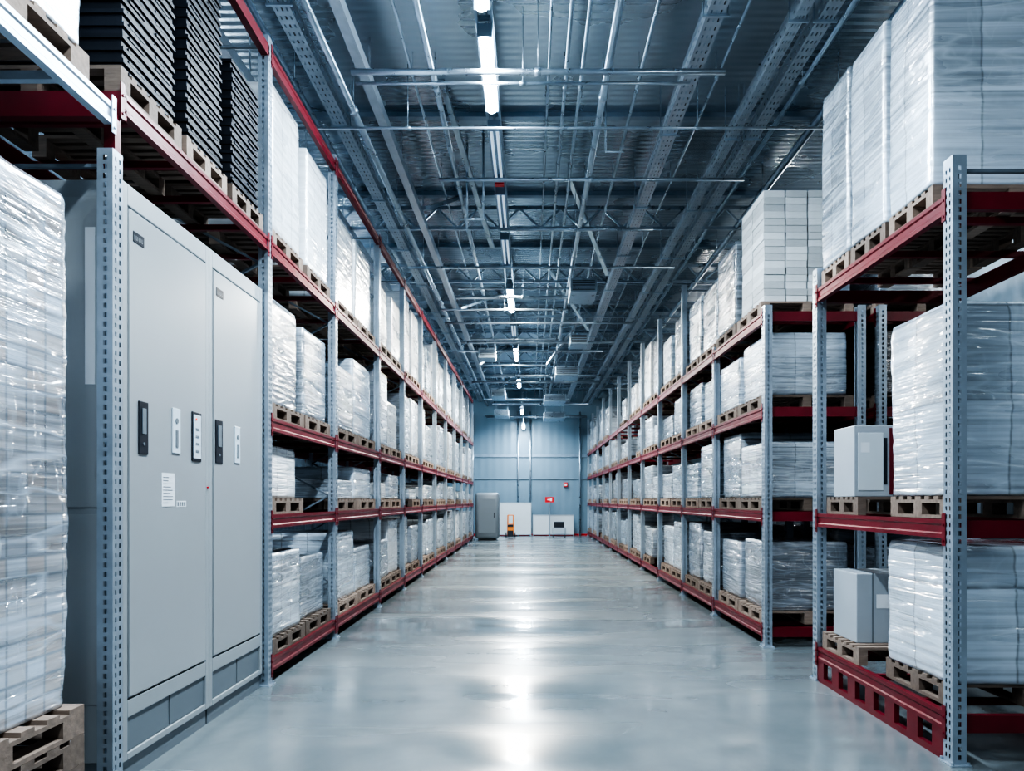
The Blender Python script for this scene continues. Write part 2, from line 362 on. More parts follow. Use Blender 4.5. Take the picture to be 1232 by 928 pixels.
# ------------------------------------------------------------------ wrapped loads
def load_mesh(name, mat, seed, w=1.0, d=1.0, h=1.0, res=0.07, amp=0.006, layer=0.26, groove=0.0025, bulge=0.004, lean=0.0, r=0.022):
    bm = bmesh.new()
    pts = []
    def side(a, b_, n):
        for i in range(n):
            t = i/n; pts.append((a[0]+(b_[0]-a[0])*t, a[1]+(b_[1]-a[1])*t))
    nx, ny = max(3, int(d/res)), max(3, int(w/res))
    hx, hy = d/2, w/2
    corners = [((hx-r, -hy), (hx, -hy+r)), ((hx, hy-r), (hx-r, hy)), ((-hx+r, hy), (-hx, hy-r)), ((-hx, -hy+r), (-hx+r, -hy))]
    ns = [ny, nx, ny, nx]
    for k in range(4):
        c0, c1 = corners[k]; nxt = corners[(k+1) % 4][0]
        pts.append(c0); cx = (hx-r) if k in (0, 1) else -(hx-r); cy = (-(hy-r)) if k in (0, 3) else (hy-r)
        a0 = [-90, 0, 90, 180][k]+45
        pts.append((cx + r*math.cos(math.radians(a0)), cy + r*math.sin(math.radians(a0))))
        side(c1, nxt, ns[k])
    nz = max(4, int(h/(res*0.7))); rings = []
    sv = Vector((seed*7.3, seed*3.1, seed*1.7))
    for j in range(nz+1):
        z = h*j/nz; ring = []
        g = groove if (min(z % layer, layer-(z % layer)) < res*0.5) else 0
        for x, y in pts:
            n = Vector((x/hx if abs(x) > hx-r*1.5 else 0, y/hy if abs(y) > hy-r*1.5 else 0, 0))
            if n.length > 0: n.normalize()
            p = Vector((x, y, z))
            dn = noise.noise(p*2.0+sv)*amp*1.6 + noise.noise(Vector((p.x*3, p.y*3, p.z*14))+sv)*amp*0.6
            edge = -0.010*max(0, (z-(h-0.06))/0.06)**2
            bl = bulge*math.sin(math.pi*min(1, max(0, z/h)))
            off = dn + edge + bl - g
            ring.append(bm.verts.new((x + n.x*off + lean*z, y + n.y*off, z)))
        rings.append(ring)
    n = len(pts)
    for j in range(nz):
        for i in range(n):
            bm.faces.new([rings[j][i], rings[j][(i+1) % n], rings[j+1][(i+1) % n], rings[j+1][i]])
    bm.faces.new(rings[0][::-1])
    ins = []
    for v in rings[-1]:
        ins.append(bm.verts.new((v.co.x*0.96, v.co.y*0.96, h+0.006+0.006*noise.noise(v.co*5+sv))))
    for i in range(n): bm.faces.new([rings[-1][i], rings[-1][(i+1) % n], ins[(i+1) % n], ins[i]])
    bm.faces.new(ins)
    return to_mesh(name, bm, mat, smooth=True)
VAR = []
for k, (mat, lay) in enumerate([(WRAP, .3), (WRAP, .3), (WRAPP, .6), (WRAPP, .125), (WRAPB, .3), (WRAPF, .3), (WRAPP, .5), (WRAP, .3), (WRAPG, .5), (WRAPF, .3)]):
    VAR.append(load_mesh('wrapped_load', mat, k+1, layer=lay))
LAB = {WRAP.name: "stack of cartons wound in clear stretch film on a pallet", WRAPP.name: "smooth white stack wrapped in pale stretch film on a pallet",
       WRAPB.name: "blue-grey film-wrapped carton stack on a pallet",
       WRAPG.name: "smooth grey film-wrapped load on a pallet", WRAPF.name: "glossy pale film-wrapped load on a pallet",
       WRAPK.name: "load wrapped in black stretch film on the rack", WRAPN.name: "tall load of packed goods wound in shiny stretch film"}
def load(x, y, z, w, d, h, me=None, group="wrapped loads on the racks", label=None, rz=0):
    if me is None: me = random.choice(VAR)
    o = obj('wrapped_load', me, loc=(x, y, z), scale=(d, w, h), rot=(0, 0, rz))
    return top(o, label or LAB[me.materials[0].name], "wrapped pallet load", group)
def hires(x, y, z, w, d, h, mat, seed, layer=.26, res=0.035, amp=0.007, groove=.002, bulge=.005, label=None, group="wrapped loads on the racks", lean=0):
    me = load_mesh('wrapped_load', mat, seed, w, d, h, res, amp, layer, groove, bulge, lean)
    o = obj('wrapped_load', me, loc=(x, y, z))
    return top(o, label or LAB[mat.name], "wrapped pallet load", group)
PH = 0.146
def fill_bay(s, xf, depth, ya, yb, z, hr, n=2, skip=0.0, me=None, dmax=1.0, wr=(0.80, 0.96)):
    clear0, clear1 = ya+PW/2+0.05, yb-PW/2-0.05
    W = (clear1-clear0)/n
    for k in range(n):
        if random.random() < skip: continue
        w = W*random.uniform(*wr); d = min(dmax, random.uniform(0.86, 1.0)); y = clear0+W*(k+0.5)
        x = xf - s*(0.53 + random.uniform(0, 0.03))
        h = random.uniform(*hr)
        pallet(x, y, z+0.002, W*0.93, 1.02)
        load(x, y, z+0.002+PH, w, d, h, me)
for i in range(2, len(LF)-1):
    ya, yb = LF[i][0], LF[i+1][0]
    fill_bay(+1, XFL, RL, ya, yb, LL[0], (0.55, 0.92), skip=.04)
    fill_bay(+1, XFL, RL, ya, yb, LL[1], (0.2, 0.5), skip=0.12)
    fill_bay(+1, XFL, RL, ya, yb, LL[2], (0.75, 1.18), skip=0.03)
    if i > 2: fill_bay(+1, XFL, RL, ya, yb, LL[3], (0.9, 1.4), me=random.choice((None, VAR[2], VAR[6])))
for y0, y1, t in ((6.62, 7.48, 1.32), (7.66, 8.5, 1.22)):
    yc, w = (y0+y1)/2, y1-y0
    pallet(-2.79, yc, 3.862, w*1.04, 1.02)
    load(-2.79, yc, 3.862+PH, w*0.92, 0.98, t, VAR[2 if y0 < 7 else 6])
for i in range(len(RF)-1):
    ya, yb = RF[i][0], RF[i+1][0]
    first = (i == 0)
    ch = lambda: random.choice((None, VAR[0], VAR[4], VAR[8], VAR[5]))
    fill_bay(-1, XFR, RL, ya, yb, RLV[0], (0.62, 0.92), me=VAR[8] if first else ch(), skip=0 if first else .05)
    fill_bay(-1, XFR, RL, ya, yb, RLV[1], (0.6, 0.82) if first else (0.4, 0.82), me=VAR[0] if first else ch(), skip=0 if first else .05)
    fill_bay(-1, XFR, RL, ya, yb, RLV[2], (0.6, 0.72) if first else (0.4, 0.72), me=VAR[1] if first else ch(), skip=0 if first else .06)
    if not first: fill_bay(-1, XFR, RL, ya, yb, RLV[3], (0.75, 1.08) if i < 3 else (0.6, 1.3), wr=(0.66, 0.9), skip=0 if i < 3 else .1)
pallet(3.07, 9.82, 3.662, 0.98, 1.02); load(2.99, 9.82, 3.662+PH, 0.88, 0.84, 1.04, VAR[0])
pallet(3.07, 8.78, 3.662, 0.98, 1.02)
FC = bmesh.new(); box(FC, -.5, .5, -.5, .5, 0, 1); FCM = to_mesh('flat_carton', FC, CARTW)
for l in range(16):
    for a in range(3):
        for c in range(2):
            o = obj('flat_carton', FCM, loc=(2.60+.125+a*.248+random.uniform(-.005, .003), 8.34+.22+c*.442+random.uniform(-.006, .006), 3.662+PH+l*.0785),
                    scale=(.238*random.uniform(.96, 1), .426*random.uniform(.96, 1), .075), rot=(0, 0, random.uniform(-.006, .006)))
            top(o, "thin flat white carton in a tall layered stack", "box", "layered stack of flat cartons")
load(3.47, 8.78, 3.662+PH, 0.8, 0.22, 1.2, VAR[4], label="narrow grey-blue wrapped bundle beside the carton stack")
BK = load_mesh('wrapped_load', WRAPK, 77)
for i in range(3):
    ya, yb = RBF[i][0], RBF[i+1][0]
    for li, (z, hr) in enumerate(zip(RLV, ((0.7, 0.9), (0.5, 0.8), (0.6, 0.75), (0.9, 1.2)))):
        fill_bay(+1, XB, RL, ya, yb, z, hr, skip=0.0 if i == 0 else .1, me=BK if li == 2 else random.choice((VAR[4], VAR[8])))
NX = XFR
for k, (y0, y1, hh, mm) in enumerate(((4.78, 5.36, 1.42, WRAPF), (5.42, 6.0, 1.47, WRAPF), (6.04, 6.6, 1.5, WRAPF))):
    yc, w = (y0+y1)/2, y1-y0
    pallet(NX+0.57, yc, 3.472, w, 1.08)
    hires(NX+0.57, yc, 3.472+PH, w*0.965, 1.08, hh, mm, 20+k, layer=.5, amp=.008,
          label="tall pale film-wrapped load standing on the rack top beams")
pallet(NX+0.60, 5.06, 1.482, 0.76, 1.04)
hires(NX+0.60, 5.06, 1.482+PH, 0.74, 1.04, 1.22, WRAPF, 31, layer=.4, amp=.012, label="large crinkled film-wrapped load on the middle shelf")
pallet(NX+0.60, 5.1, 0.302, 0.82, 1.04)
hires(NX+0.60, 5.08, 0.302+PH, 0.80, 1.04, 0.86, WRAPF, 32, layer=.3, amp=.01, label="low film-wrapped load on the bottom shelf pallet")
def carton(x, y, z, w, d, h, label, mat):
    c = obj('carton', None, loc=(x, y, z)); top(c, label, "box")
    mk('box_body', lambda bm: box(bm, -d/2, d/2, -w/2, w/2, 0, h), mat, c, bevel=0.006)
    return c
pallet(NX+0.40, 6.2, 1.482, 0.62, 0.72, "small wooden pallet under a white box on the shelf")
w_, d_, h_ = .40, .31, .57
c = carton(NX+0.20, 6.17, 1.482+0.145, w_, d_, h_, "pale grey square box with front panel and thin red edge", CART)
mk('side_strip', lambda bm: box(bm, d_/2-.03, d_/2+.001, -w_/2-.004, -w_/2+.001, 0.02, h_-.02), RED, c)
mk('front_panel', lambda bm: box(bm, -d_/2+.03, d_/2-.08, -w_/2-.006, -w_/2+.001, 0.05, h_-.06), WHITEP, c, bevel=.002)
mk('control_strip', lambda bm: box(bm, d_/2-.075, d_/2-.05, -w_/2-.007, -w_/2, 0.1, h_-.1), DARK, c)
mk('panel_label', lambda bm: box(bm, -d_/2+.05, -d_/2+.12, -w_/2-.008, -w_/2-.0061, h_*.62, h_*.76), PAPER, c)
pallet(NX+0.42, 6.22, 0.302, 0.72, 0.78, "small wooden pallet under a square grey carton")
w_, d_, h_ = .46, .66, .56
c = carton(NX+0.42, 6.26, 0.302+0.145, w_, d_, h_, "square pale grey carton with strapping on a small pallet", CART)
mk('tape', lambda bm: box(bm, -.03, .03, -w_/2-.002, w_/2+.002, h_-.08, h_+.002), PALE, c)
for xx in (-.2, .2): mk('strap', lambda bm: box(bm, xx-.006, xx+.006, -w_/2-.003, w_/2+.003, .001, h_+.003), CABP, c)
mk('shipping_label', lambda bm: box(bm, -.17, -.07, -w_/2-.003, -w_/2+.001, h_*.5, h_*.7), PAPER, c)

for k in range(4):
    pallet(-2.78, 3.14, 0.001+k*0.1455, 1.2, 1.1, "worn wooden pallet in a stack under the tall load", "stacked pallets under the tall load")
hires(-2.80, 3.13, 0.001+4*0.1455+0.002, 1.14, 1.0, 2.52, WRAPN, 41, layer=.105, res=0.03, amp=0.012, groove=.001, bulge=.015, label="tall load in shiny stretch film on stacked pallets")
pallet(-2.78, 3.3, 3.742, 1.1, 1.02, "wooden pallet seen from below on the upper shelf")
hires(-2.78, 3.3, 3.742+PH, 1.0, 1.0, 1.1, WRAPF, 42, label="film-wrapped load on the upper shelf pallet")
pallet(-2.78, 2.2, 3.742, 0.9, 1.02, "wooden pallet seen from below on the upper shelf")

# ------------------------------------------------------------------ black crates
def crate_bm(bm):
    W, D = 1, 1
    box(bm, -D/2+.014, D/2-.014, -W/2+.018, W/2-.018, 0.0, 0.044)
    for sx in (-1, 1):
        a, b_ = sorted((sx*(D/2), sx*(D/2-.039))); box(bm, a, b_, -W/2, W/2, 0.0441, 0.068)
        for i in (-1, 1):
            a, b_ = sorted((sx*(D/2-.002), sx*(D/2-.0139))); box(bm, a, b_, i*.25-.14, i*.25+.14, 0.006, 0.022)
    for sy in (-1, 1):
        a, b_ = sorted((sy*(W/2), sy*(W/2-.039))); box(bm, -D/2+.0391, D/2-.0391, a, b_, 0.0441, 0.068)
bm = bmesh.new(); crate_bm(bm); CRATE = to_mesh('plastic_crate', bm, BLACK)
for y0, y1, n in ((4.16, 4.82, 20), (4.95, 5.55, 18), (5.7, 6.30, 14)):
    yc, w = (y0+y1)/2, y1-y0
    pallet(-2.77, yc, 3.862, w*1.08, 1.02, "pale wooden pallet under stacked black crates")
    for k in range(n):
        o = obj('plastic_crate', CRATE, loc=(-2.77+random.uniform(-.006, .006), yc+random.uniform(-.004, .004), 3.862+PH+k*0.0695), scale=(0.98, w*0.92, 1))
        top(o, "shallow black plastic crate in a tall stack on a pallet", "crate", "stacked black plastic crates")

# ------------------------------------------------------------------ electrical cabinets (front faces +x)
def cabinet(y0, y1, label, panels, logo_y, extra=None):
    C = obj('electrical_cabinet', None, loc=(-2.29, y0, 0)); top(C, label, "cabinet", "grey metal cabinets")
    W = y1-y0; H = 3.4; D = 0.72
    def body(bm):
        box(bm, -D, -0.02, 0, W, 0.12, H)
        box(bm, -0.0199, 0.0, 0, 0.055, 0.12, H); box(bm, -0.0199, 0.0, W-0.05, W, 0.12, H)
        box(bm, -0.0199, 0.0, 0.0551, W-0.0501, H-0.12, H); box(bm, -0.0199, 0.0, 0.0551, W-0.0501, 0.36, 0.46)
        box(bm, -0.0199, 0.0, 0.0551, W-0.0501, 0.12, 0.16)
    mk('cabinet_body', body, CAB, C, bevel=0.004)
    def pl(bm):
        box(bm, -D+0.02, -0.02, 0.01, W-0.01, 0.0, 0.119)
        for i in range(2):
            a = 0.056+(W-0.11)*i/2; box(bm, -0.0199, -0.012, a+0.01, a+(W-0.11)/2-0.01, 0.165, 0.355)
    mk('plinth', pl, CABP, C)
    door = mk('door', lambda bm: box(bm, -0.018, 0.006, 0.066, W-0.062, 0.475, H-0.135), CABD, C, bevel=0.004)
    mk('nameplate', lambda bm: box(bm, 0.006, 0.009, logo_y-y0, logo_y-y0+0.12, 3.09, 3.15), DARK, door)
    def glyph(bm):
        a = logo_y-y0+0.012
        for i in range(6):
            box(bm, 0.009, 0.0098, a+i*0.016, a+i*0.016+0.003, 3.105, 3.13)
            if i % 2: box(bm, 0.009, 0.0098, a+i*0.016+0.003, a+i*0.016+0.01, 3.105, 3.109)
    mk('nameplate_lettering', glyph, CAB, door)
    for a, c, za, zb, dark in panels:
        a -= y0; c -= y0
        h = mk('handle', lambda bm: box(bm, 0.006, 0.014, a, c, za, zb), DARK if dark != 1 else PALE, door, bevel=0.003)
        if dark == 0:
            mk('handle_grip', lambda bm: box(bm, 0.014, 0.019, a+0.03, c-0.03, za+0.12, zb-0.04), CABP, h, bevel=0.002)
            mk('lock', lambda bm: bar(bm, (0.014, (a+c)/2, za+0.06), (0.018, (a+c)/2, za+0.06), 0.010, seg=12), CABP, h)
        elif dark == 1:
            mk('lock', lambda bm: bar(bm, (0.014, (a+c)/2, zb-0.08), (0.018, (a+c)/2, zb-0.08), 0.018, seg=12), CABP, h)
            mk('handle_grip', lambda bm: box(bm, 0.014, 0.018, a+0.038, c-0.038, za+0.04, zb-0.14), CABP, h)
        else:
            mk('display_face', lambda bm: box(bm, 0.014, 0.017, a+0.015, c-0.015, za+0.02, zb-0.02), PALE, h)
            mk('indicator_lamp', lambda bm: bar(bm, (0.017, a+0.05, zb-0.05), (0.021, a+0.05, zb-0.05), 0.008, seg=10), LEDR, h)
            for q in range(4): mk('display_button', lambda bm: box(bm, 0.017, 0.019, a+0.045, c-0.045, za+0.06+q*0.05, za+0.075+q*0.05), CABP, h)
    if extra: extra(C, door, y0)
    return C
def ex1(C, door, y0):
    p = mk('notice_sheet', lambda bm: box(bm, 0.006, 0.008, 4.634-y0, 4.80-y0, 1.56, 1.77), PAPER, door)
    def lines(bm):
        for r in range(9):
            z = 1.745-r*0.02; box(bm, 0.008, 0.0086, 4.65-y0, 4.65-y0+random.uniform(.06, .13), z-0.005, z)
    mk('print_lines', lines, CABP, p)
    q = mk('sticker', lambda bm: box(bm, 0.006, 0.008, 4.83-y0, 4.96-y0, 1.555, 1.595), PAPER, door)
    mk('print_lines', lambda bm: [box(bm, 0.008, 0.0086, 4.838-y0+i*0.03, 4.856-y0+i*0.03, 1.562, 1.588) for i in range(4)], CABP, q)
    mk('indicator_lamp', lambda bm: bar(bm, (0.0, 5.30-y0, 1.69), (0.012, 5.30-y0, 1.69), 0.006, seg=10), SIGNR, C)
    mk('label_strip', lambda bm: box(bm, -0.205, -0.15, -0.010, -0.0061, 2.25, 3.13), PAPER, C)
    mk('side_panel', lambda bm: (box(bm, -0.66, -0.14, -0.006, 0.0, 0.45, 1.52), box(bm, -0.66, -0.14, -0.006, 0.0, 1.56, 3.3)), CABD, C)
cabinet(4.2, 5.33, "tall grey metal cabinet with dark handle, notice sheet and display",
        [(4.355, 4.46, 1.87, 2.18, 0), (4.765, 4.87, 1.9, 2.19, 1), (5.04, 5.18, 1.865, 2.2, 2)], 4.30, ex1)
cabinet(5.335, 6.39, "tall grey metal cabinet with two slim handles on its door",
        [(5.42, 5.54, 1.87, 2.187, 0), (5.77, 5.87, 1.886, 2.17, 1)], 5.44)

# ------------------------------------------------------------------ ceiling services
def simple_top(name, fn, mat, label, cat, group=None, smooth=False):
    o = mk(name, fn, mat, smooth=smooth); return top(o, label, cat, group)
y = 2.2
while y < YW-0.5:
    def f(bm, y=y):
        box(bm, XL+0.01, XR-0.01, y-0.02, y+0.02, ZC-0.07, ZC-0.001); box(bm, XL+0.01, XR-0.01, y-0.05, y+0.05, ZC-0.08, ZC-0.07)
    simple_top('roof_purlin', f, STEEL, "steel purlin running across under the roof deck", "beam", "roof purlins"); y += 2.45
def truss(y, z0, z1, xa, xb, n=22):
    def f(bm):
        bar(bm, (xa, y, z1), (xb, y, z1), 0.06); bar(bm, (xa, y, z0), (xb, y, z0), 0.05)
        for i in range(n):
            x0 = xa+(xb-xa)*i/n; x1 = xa+(xb-xa)*(i+1)/n; xm = (x0+x1)/2
            bar(bm, (x0, y, z1), (xm, y, z0), 0.03); bar(bm, (xm, y, z0), (x1, y, z1), 0.03)
    simple_top('roof_truss', f, PIPE, "lattice steel truss spanning the hall under the roof", "truss", "roof trusses")
for y in (12.3, 15.3, 18.2, 21.1, 24.1, 27.1, 30.0): truss(y, 6.07, 6.4, XL+0.05, XR-0.05)
def tray(x, z, w, ya, yb, ncab, mat):
    T = obj('cable_tray', None, loc=(x, ya, z)); top(T, "galvanized perforated cable tray running along the ceiling", "cable tray", "ceiling cable trays")
    L_ = yb-ya
    def f(bm):
        X, Y_, Z_ = Vector((1,0,0)), Vector((0,1,0)), Vector((0,0,1))
        slotted(bm, Vector((-w/2, 0, -.05)), X, Y_, w, L_, (w*.22, w*.5, w*.78), w*.1, .05, .12)
        slotted(bm, Vector((-w/2, 0, -.05)), Z_, Y_, .1, L_, (.05,), .025, .04, .12)
        slotted(bm, Vector((w/2, 0, -.05)), Z_, Y_, .1, L_, (.05,), .025, .04, .12)
        for sx in (-1, 1):
            box(bm, *sorted((sx*w/2, sx*(w/2+0.02))), 0, L_, 0.05, 0.056)
    mk('tray_channel', f, mat, T)
    for k in range(ncab):
        xx = -w/2+0.04+(w-0.08)*(k/max(1, ncab-1) if ncab > 1 else .5)
        mk('cable', lambda bm: bar(bm, (xx, 0, -0.033), (xx, L_, -0.033), 0.014, seg=6), DARK if k % 2 else STEEL, T)
    hb = bmesh.new(); hz = ZC-z-.002
    for sx in (-1, 1): bar(hb, (sx*(w/2+.03), 0, -0.06), (sx*(w/2+.03), 0, hz), 0.012)
    bar(hb, (-w/2-.04, 0, -.06), (w/2+.04, 0, -.06), 0.02); hm = to_mesh('hanger', hb, PIPE)
    for q in range(int((L_-1)/2.2)+1): obj('hanger', hm, T, (0, q*2.2+.8, 0))
tray(1.66, 6.0, 0.16, 1.5, 33.8, 2, GALV); tray(2.40, 5.95, 0.1, 1.5, 33.8, 1, GALV); tray(2.64, 5.95, 0.14, 1.5, 33.8, 2, GALV); tray(-2.25, 6.1, 0.16, 1.5, 33.8, 3, GALV)
AABB = []
def pipe_run(pts, r, label="zinc conduit pipe running under the ceiling", mat=PIPE, hang=True, name='conduit_pipe'):
    def f(bm):
        for p, q in zip(pts[:-1], pts[1:]): bar(bm, p, q, r, seg=8)
        for p in pts[1:-1]: bmesh.ops.create_uvsphere(bm, u_segments=8, v_segments=6, radius=r*1.15, matrix=Matrix.Translation(p))
        if hang:
            for p, q in zip(pts[:-1], pts[1:]):
                d = (Vector(q)-Vector(p)); n = max(1, int(d.length/2.5))
                for i in range(n):
                    m = Vector(p)+d*((i+.5)/n); bar(bm, m, (m.x, m.y, ZC-0.002), 0.008)
                    dd = d.normalized()*0.03; bar(bm, m-dd, m+dd, r*1.35, seg=8)
    AABB.append((min(p[0] for p in pts)-r, max(p[0] for p in pts)+r, min(p[1] for p in pts)-r, max(p[1] for p in pts)+r, min(p[2] for p in pts)-r, max(p[2] for p in pts)+r))
    simple_top(name, f, mat, label, "pipe", "ceiling pipes and conduits", True)
for x, z, r in ((-1.05, 6.2, .035), (-1.95, 5.9, .04), (0.38, 6.15, .02), (0.55, 6.15, .02), (0.8, 6.05, .04), (1.2, 6.25, .02), (3.4, 6.1, .05), (4.6, 6.0, .04), (-3.3, 6.15, .05), (-4.4, 6.1, .06), (-2.6, 6.2, .03), (3.0, 6.2, .03), (-1.3, 6.3, .015), (.2, 6.3, .014), (2.05, 6.25, .016)):
    pipe_run([(x, 1.5, z), (x, 33.9, z)], r)
for x in (-1.72, -3.0):
    simple_top('ceiling_channel', lambda bm, x=x: (box(bm, x-.05, x+.05, 1.5, 33.9, 5.98, 6.0), box(bm, x-.05, x-.04, 1.5, 33.9, 6.0001, 6.1), box(bm, x+.04, x+.05, 1.5, 33.9, 6.0001, 6.1),
        [bar(bm, (x, 2+i*2.0, 6.0), (x, 2+i*2.0, ZC-.002), 0.014) for i in range(16)]), GALV, "pale steel channel hung along the ceiling", "channel", "ceiling channels")
for y, z, xa, xb, r in ((7.3, 5.78, -1.75, 1.9, .03), (7.5, 5.78, -1.75, 1.6, .016), (8.4, 5.78, -3, 3.5, .015), (9.8, 5.8, -1.2, 2.8, .025), (11.6, 5.8, -.5, 1.9, .03), (13.5, 5.8, -2.2, 2.6, .025),
                        (14.5, 5.7, -1.4, .8, .018), (15.2, 5.72, -1.5, 1.2, .035), (15.9, 5.65, -1.9, .8, .025), (17.5, 5.75, -2, 2.4, .03), (18.6, 5.6, -1.5, .7, .02), (19.4, 5.7, -1.8, 2.2, .04), (20.6, 5.7, -2, 2, .03), (23.0, 5.75, -1.6, .5, .025), (24, 5.6, -1.2, 2.3, .04), (25.6, 5.65, -2, 2.4, .05), (29, 5.5, -1.8, 1.5, .05), (29.6, 5.4, -1.5, 2.3, .05), (33.1, 5.3, -2, 2.5, .06)):
    pipe_run([(xa, y, z), (xb, y, z)], r)
rnd = random.Random(5); made = 0; tries = 0
TR = [(1.55, 1.78, 1.5, 33.8, 5.92, 6.08), (2.3, 2.75, 1.5, 33.8, 5.88, 6.02), (-1.8, -1.64, 1.5, 33.9, 5.95, 6.12), (-2.36, -2.14, 1.5, 33.8, 6.03, 6.17), (-.55, -.25, 2, 34, 5.2, 6.1), (-3.08, -2.92, 1.5, 33.9, 5.95, 6.12)]
units = ((1.0, 14.0, .5, .9, 5.5), (-1.15, 19.7, .45, .6, 5.35), (1.1, 22.4, .7, 1.1, 5.35), (-1.15, 26.6, .5, 1.3, 5.3), (.9, 27.2, .8, 1.4, 5.2), (1.2, 18.4, .45, .7, 5.45), (-1.2, 31, .6, 1.2, 5.1), (1.0, 31, .9, 1.4, 5.0))
for x, y, w_, l, z in units: TR.append((x-w_/2, x+w_/2, y, y+l, z, ZC))
while made < 170 and tries < 30000:
    tries += 1
    y = rnd.uniform(8.8, 33); x = rnd.choice((rnd.uniform(-1.5, -.7), rnd.uniform(.0, 2.2), rnd.uniform(-2.1, 3.2))); z = rnd.uniform(5.2, 6.0); r = rnd.choice((.012, .015, .02, .03, .045, .055))
    sgn = -1 if x < 0 else 1
    t = made % 4
    if t == 0: pts = [(x, y, ZC-.01), (x, y, z), (x+sgn*rnd.uniform(.2, .6), y, z)]
    elif t == 1: pts = [(x, y, ZC-.01), (x, y, z), (x+sgn*rnd.uniform(.3, 1), y, z)]
    elif t == 2: pts = [(x, y, ZC-.01), (x, y, z), (x, y+rnd.uniform(.6, 1.6), z), (x, y+1.9, z+.15)]
    else: pts = [(x, y, ZC-.01), (x, y, 6.2), (x+sgn*.45, y+.5, 5.6)]
    pts = [(p[0], min(p[1], 33.8), p[2]) for p in pts]
    bb = (min(p[0] for p in pts)-r, max(p[0] for p in pts)+r, min(p[1] for p in pts)-r, max(p[1] for p in pts)+r, min(p[2] for p in pts)-r, max(p[2] for p in pts)+r)
    if any(bb[0] < a[1] and bb[1] > a[0] and bb[2] < a[3] and bb[3] > a[2] and bb[4] < a[5] and bb[5] > a[4] for a in AABB+TR): continue
    pipe_run(pts, r, "bent branch pipe hanging among the ceiling services", hang=False); made += 1
for p, q in (((-1.05, 8.8, ZC), (-.62, 12.1, 5.7)), ((-1.5, 11.0, 5.9), (-1.1, 12.2, ZC)), ((.6, 11.5, ZC), (1.4, 13.6, 5.7)), ((.4, 16, ZC), (1.4, 18, 5.7)), ((-1.5, 16, 5.7), (-.7, 18, ZC)), ((1.4, 20, ZC), (.5, 22, 5.6)), ((-1.5, 22, 5.6), (-.7, 24, ZC)), ((1.5, 25, 5.6), (.6, 27, ZC)), ((-1.4, 28, 5.5), (-.8, 30, ZC))):
    simple_top('ceiling_brace', lambda bm: bar(bm, p, q, 0.07, 0.05), PIPE, "diagonal steel brace under the roof", "brace", "ceiling braces")
for x, y, w, l, z in units:
    D_ = obj('ceiling_unit', None, loc=(x, y, z)); top(D_, "boxy metal air unit hung from the ceiling", "air unit", "ceiling air units")
    mk('housing', lambda bm: box(bm, -w/2, w/2, 0, l, 0, .26), PIPE, D_, bevel=.01)
    mk('grille', lambda bm: [box(bm, -w/2+.04, w/2-.04, -.006, 0, .04+i*.04, .055+i*.04) for i in range(5)], DARK, D_)
    for sx in (-1, 1):
        for yy in (.1, l-.1): mk('hanger', lambda bm: bar(bm, (sx*w*.4, yy, .26), (sx*w*.4, yy, ZC-z-.001), .012), PIPE, D_)

# ------------------------------------------------------------------ light line
LX = -0.42; LZ = 5.9
RAIL = obj('lighting_track', None, loc=(LX, 2, 6.0)); top(RAIL, "long white twin lighting track hung over the aisle", "lighting track")
mk('track_rail', lambda bm: (box(bm, -.085, -.055, 0, 27.2, -.03, .03), box(bm, .055, .085, 0, 27.2, -.03, .03), [box(bm, -.0551, .0551, i*.8, i*.8+.05, -.012, .012) for i in range(34)]), STEEL, RAIL)
hb = bmesh.new(); bar(hb, (0, 0, 0), (0, 0, .549), .014); HM = to_mesh('track_hanger', hb, PIPE)
for i in range(17): obj('track_hanger', HM, RAIL, (0, .425+i*1.6-(.0), 0))
COOL = (0.80, 0.91, 1.0)
def lamp(x, y0, y1, z, lit=True, power=0, hang=False, col=COOL, up=0):
    Lm = obj('strip_light', None, loc=(x, y0, z)); ln = y1-y0
    top(Lm, "lit fluorescent strip light over an aisle" if lit else "unlit fluorescent strip light in the track", "light", "aisle strip lights")
    mk('lamp_housing', lambda bm: (box(bm, -.07, .07, 0, ln, .04, .07), box(bm, -.07, .07, 0, .02, -.05, .04), box(bm, -.07, .07, ln-.02, ln, -.05, .04)), STEEL, Lm)
    if lit:
        mk('lamp_diffuser', lambda bm: bar(bm, (0, .021, -.018), (0, ln-.021, -.018), .055, seg=20), TUBE, Lm, smooth=True)
    else:
        for sx in (-1, 1): mk('lamp_tube', lambda bm: bar(bm, (sx*.035, .021, .0), (sx*.035, ln-.021, .0), .018, seg=12), TUBEOFF, Lm, smooth=True)
    if hang:
        for yy in (.2, ln-.2): mk('hanger', lambda bm: bar(bm, (0, yy, .07), (0, yy, ZC-z-.001), .014), PIPE, Lm)
    for pw, sgn in ((power, -1), (up, 1)):
        if pw:
            ld = bpy.data.lights.new('strip_light_source', 'AREA'); ld.shape = 'RECTANGLE'; ld.size = 0.14; ld.size_y = ln; ld.energy = pw; ld.color = col
            lo = bpy.data.objects.new('light_source', ld); COL.objects.link(lo); lo.parent = Lm; lo.location = (0, ln/2, -.08 if sgn < 0 else .085)
            if sgn > 0: lo.rotation_euler = (math.pi, 0, 0)
P = 265
WARM = (1.0, 0.95, 0.85)
lamp(LX, -1.8, 0.2, LZ, True, P*.6, True)  # added unseen lamp behind the camera, fills the near end faces
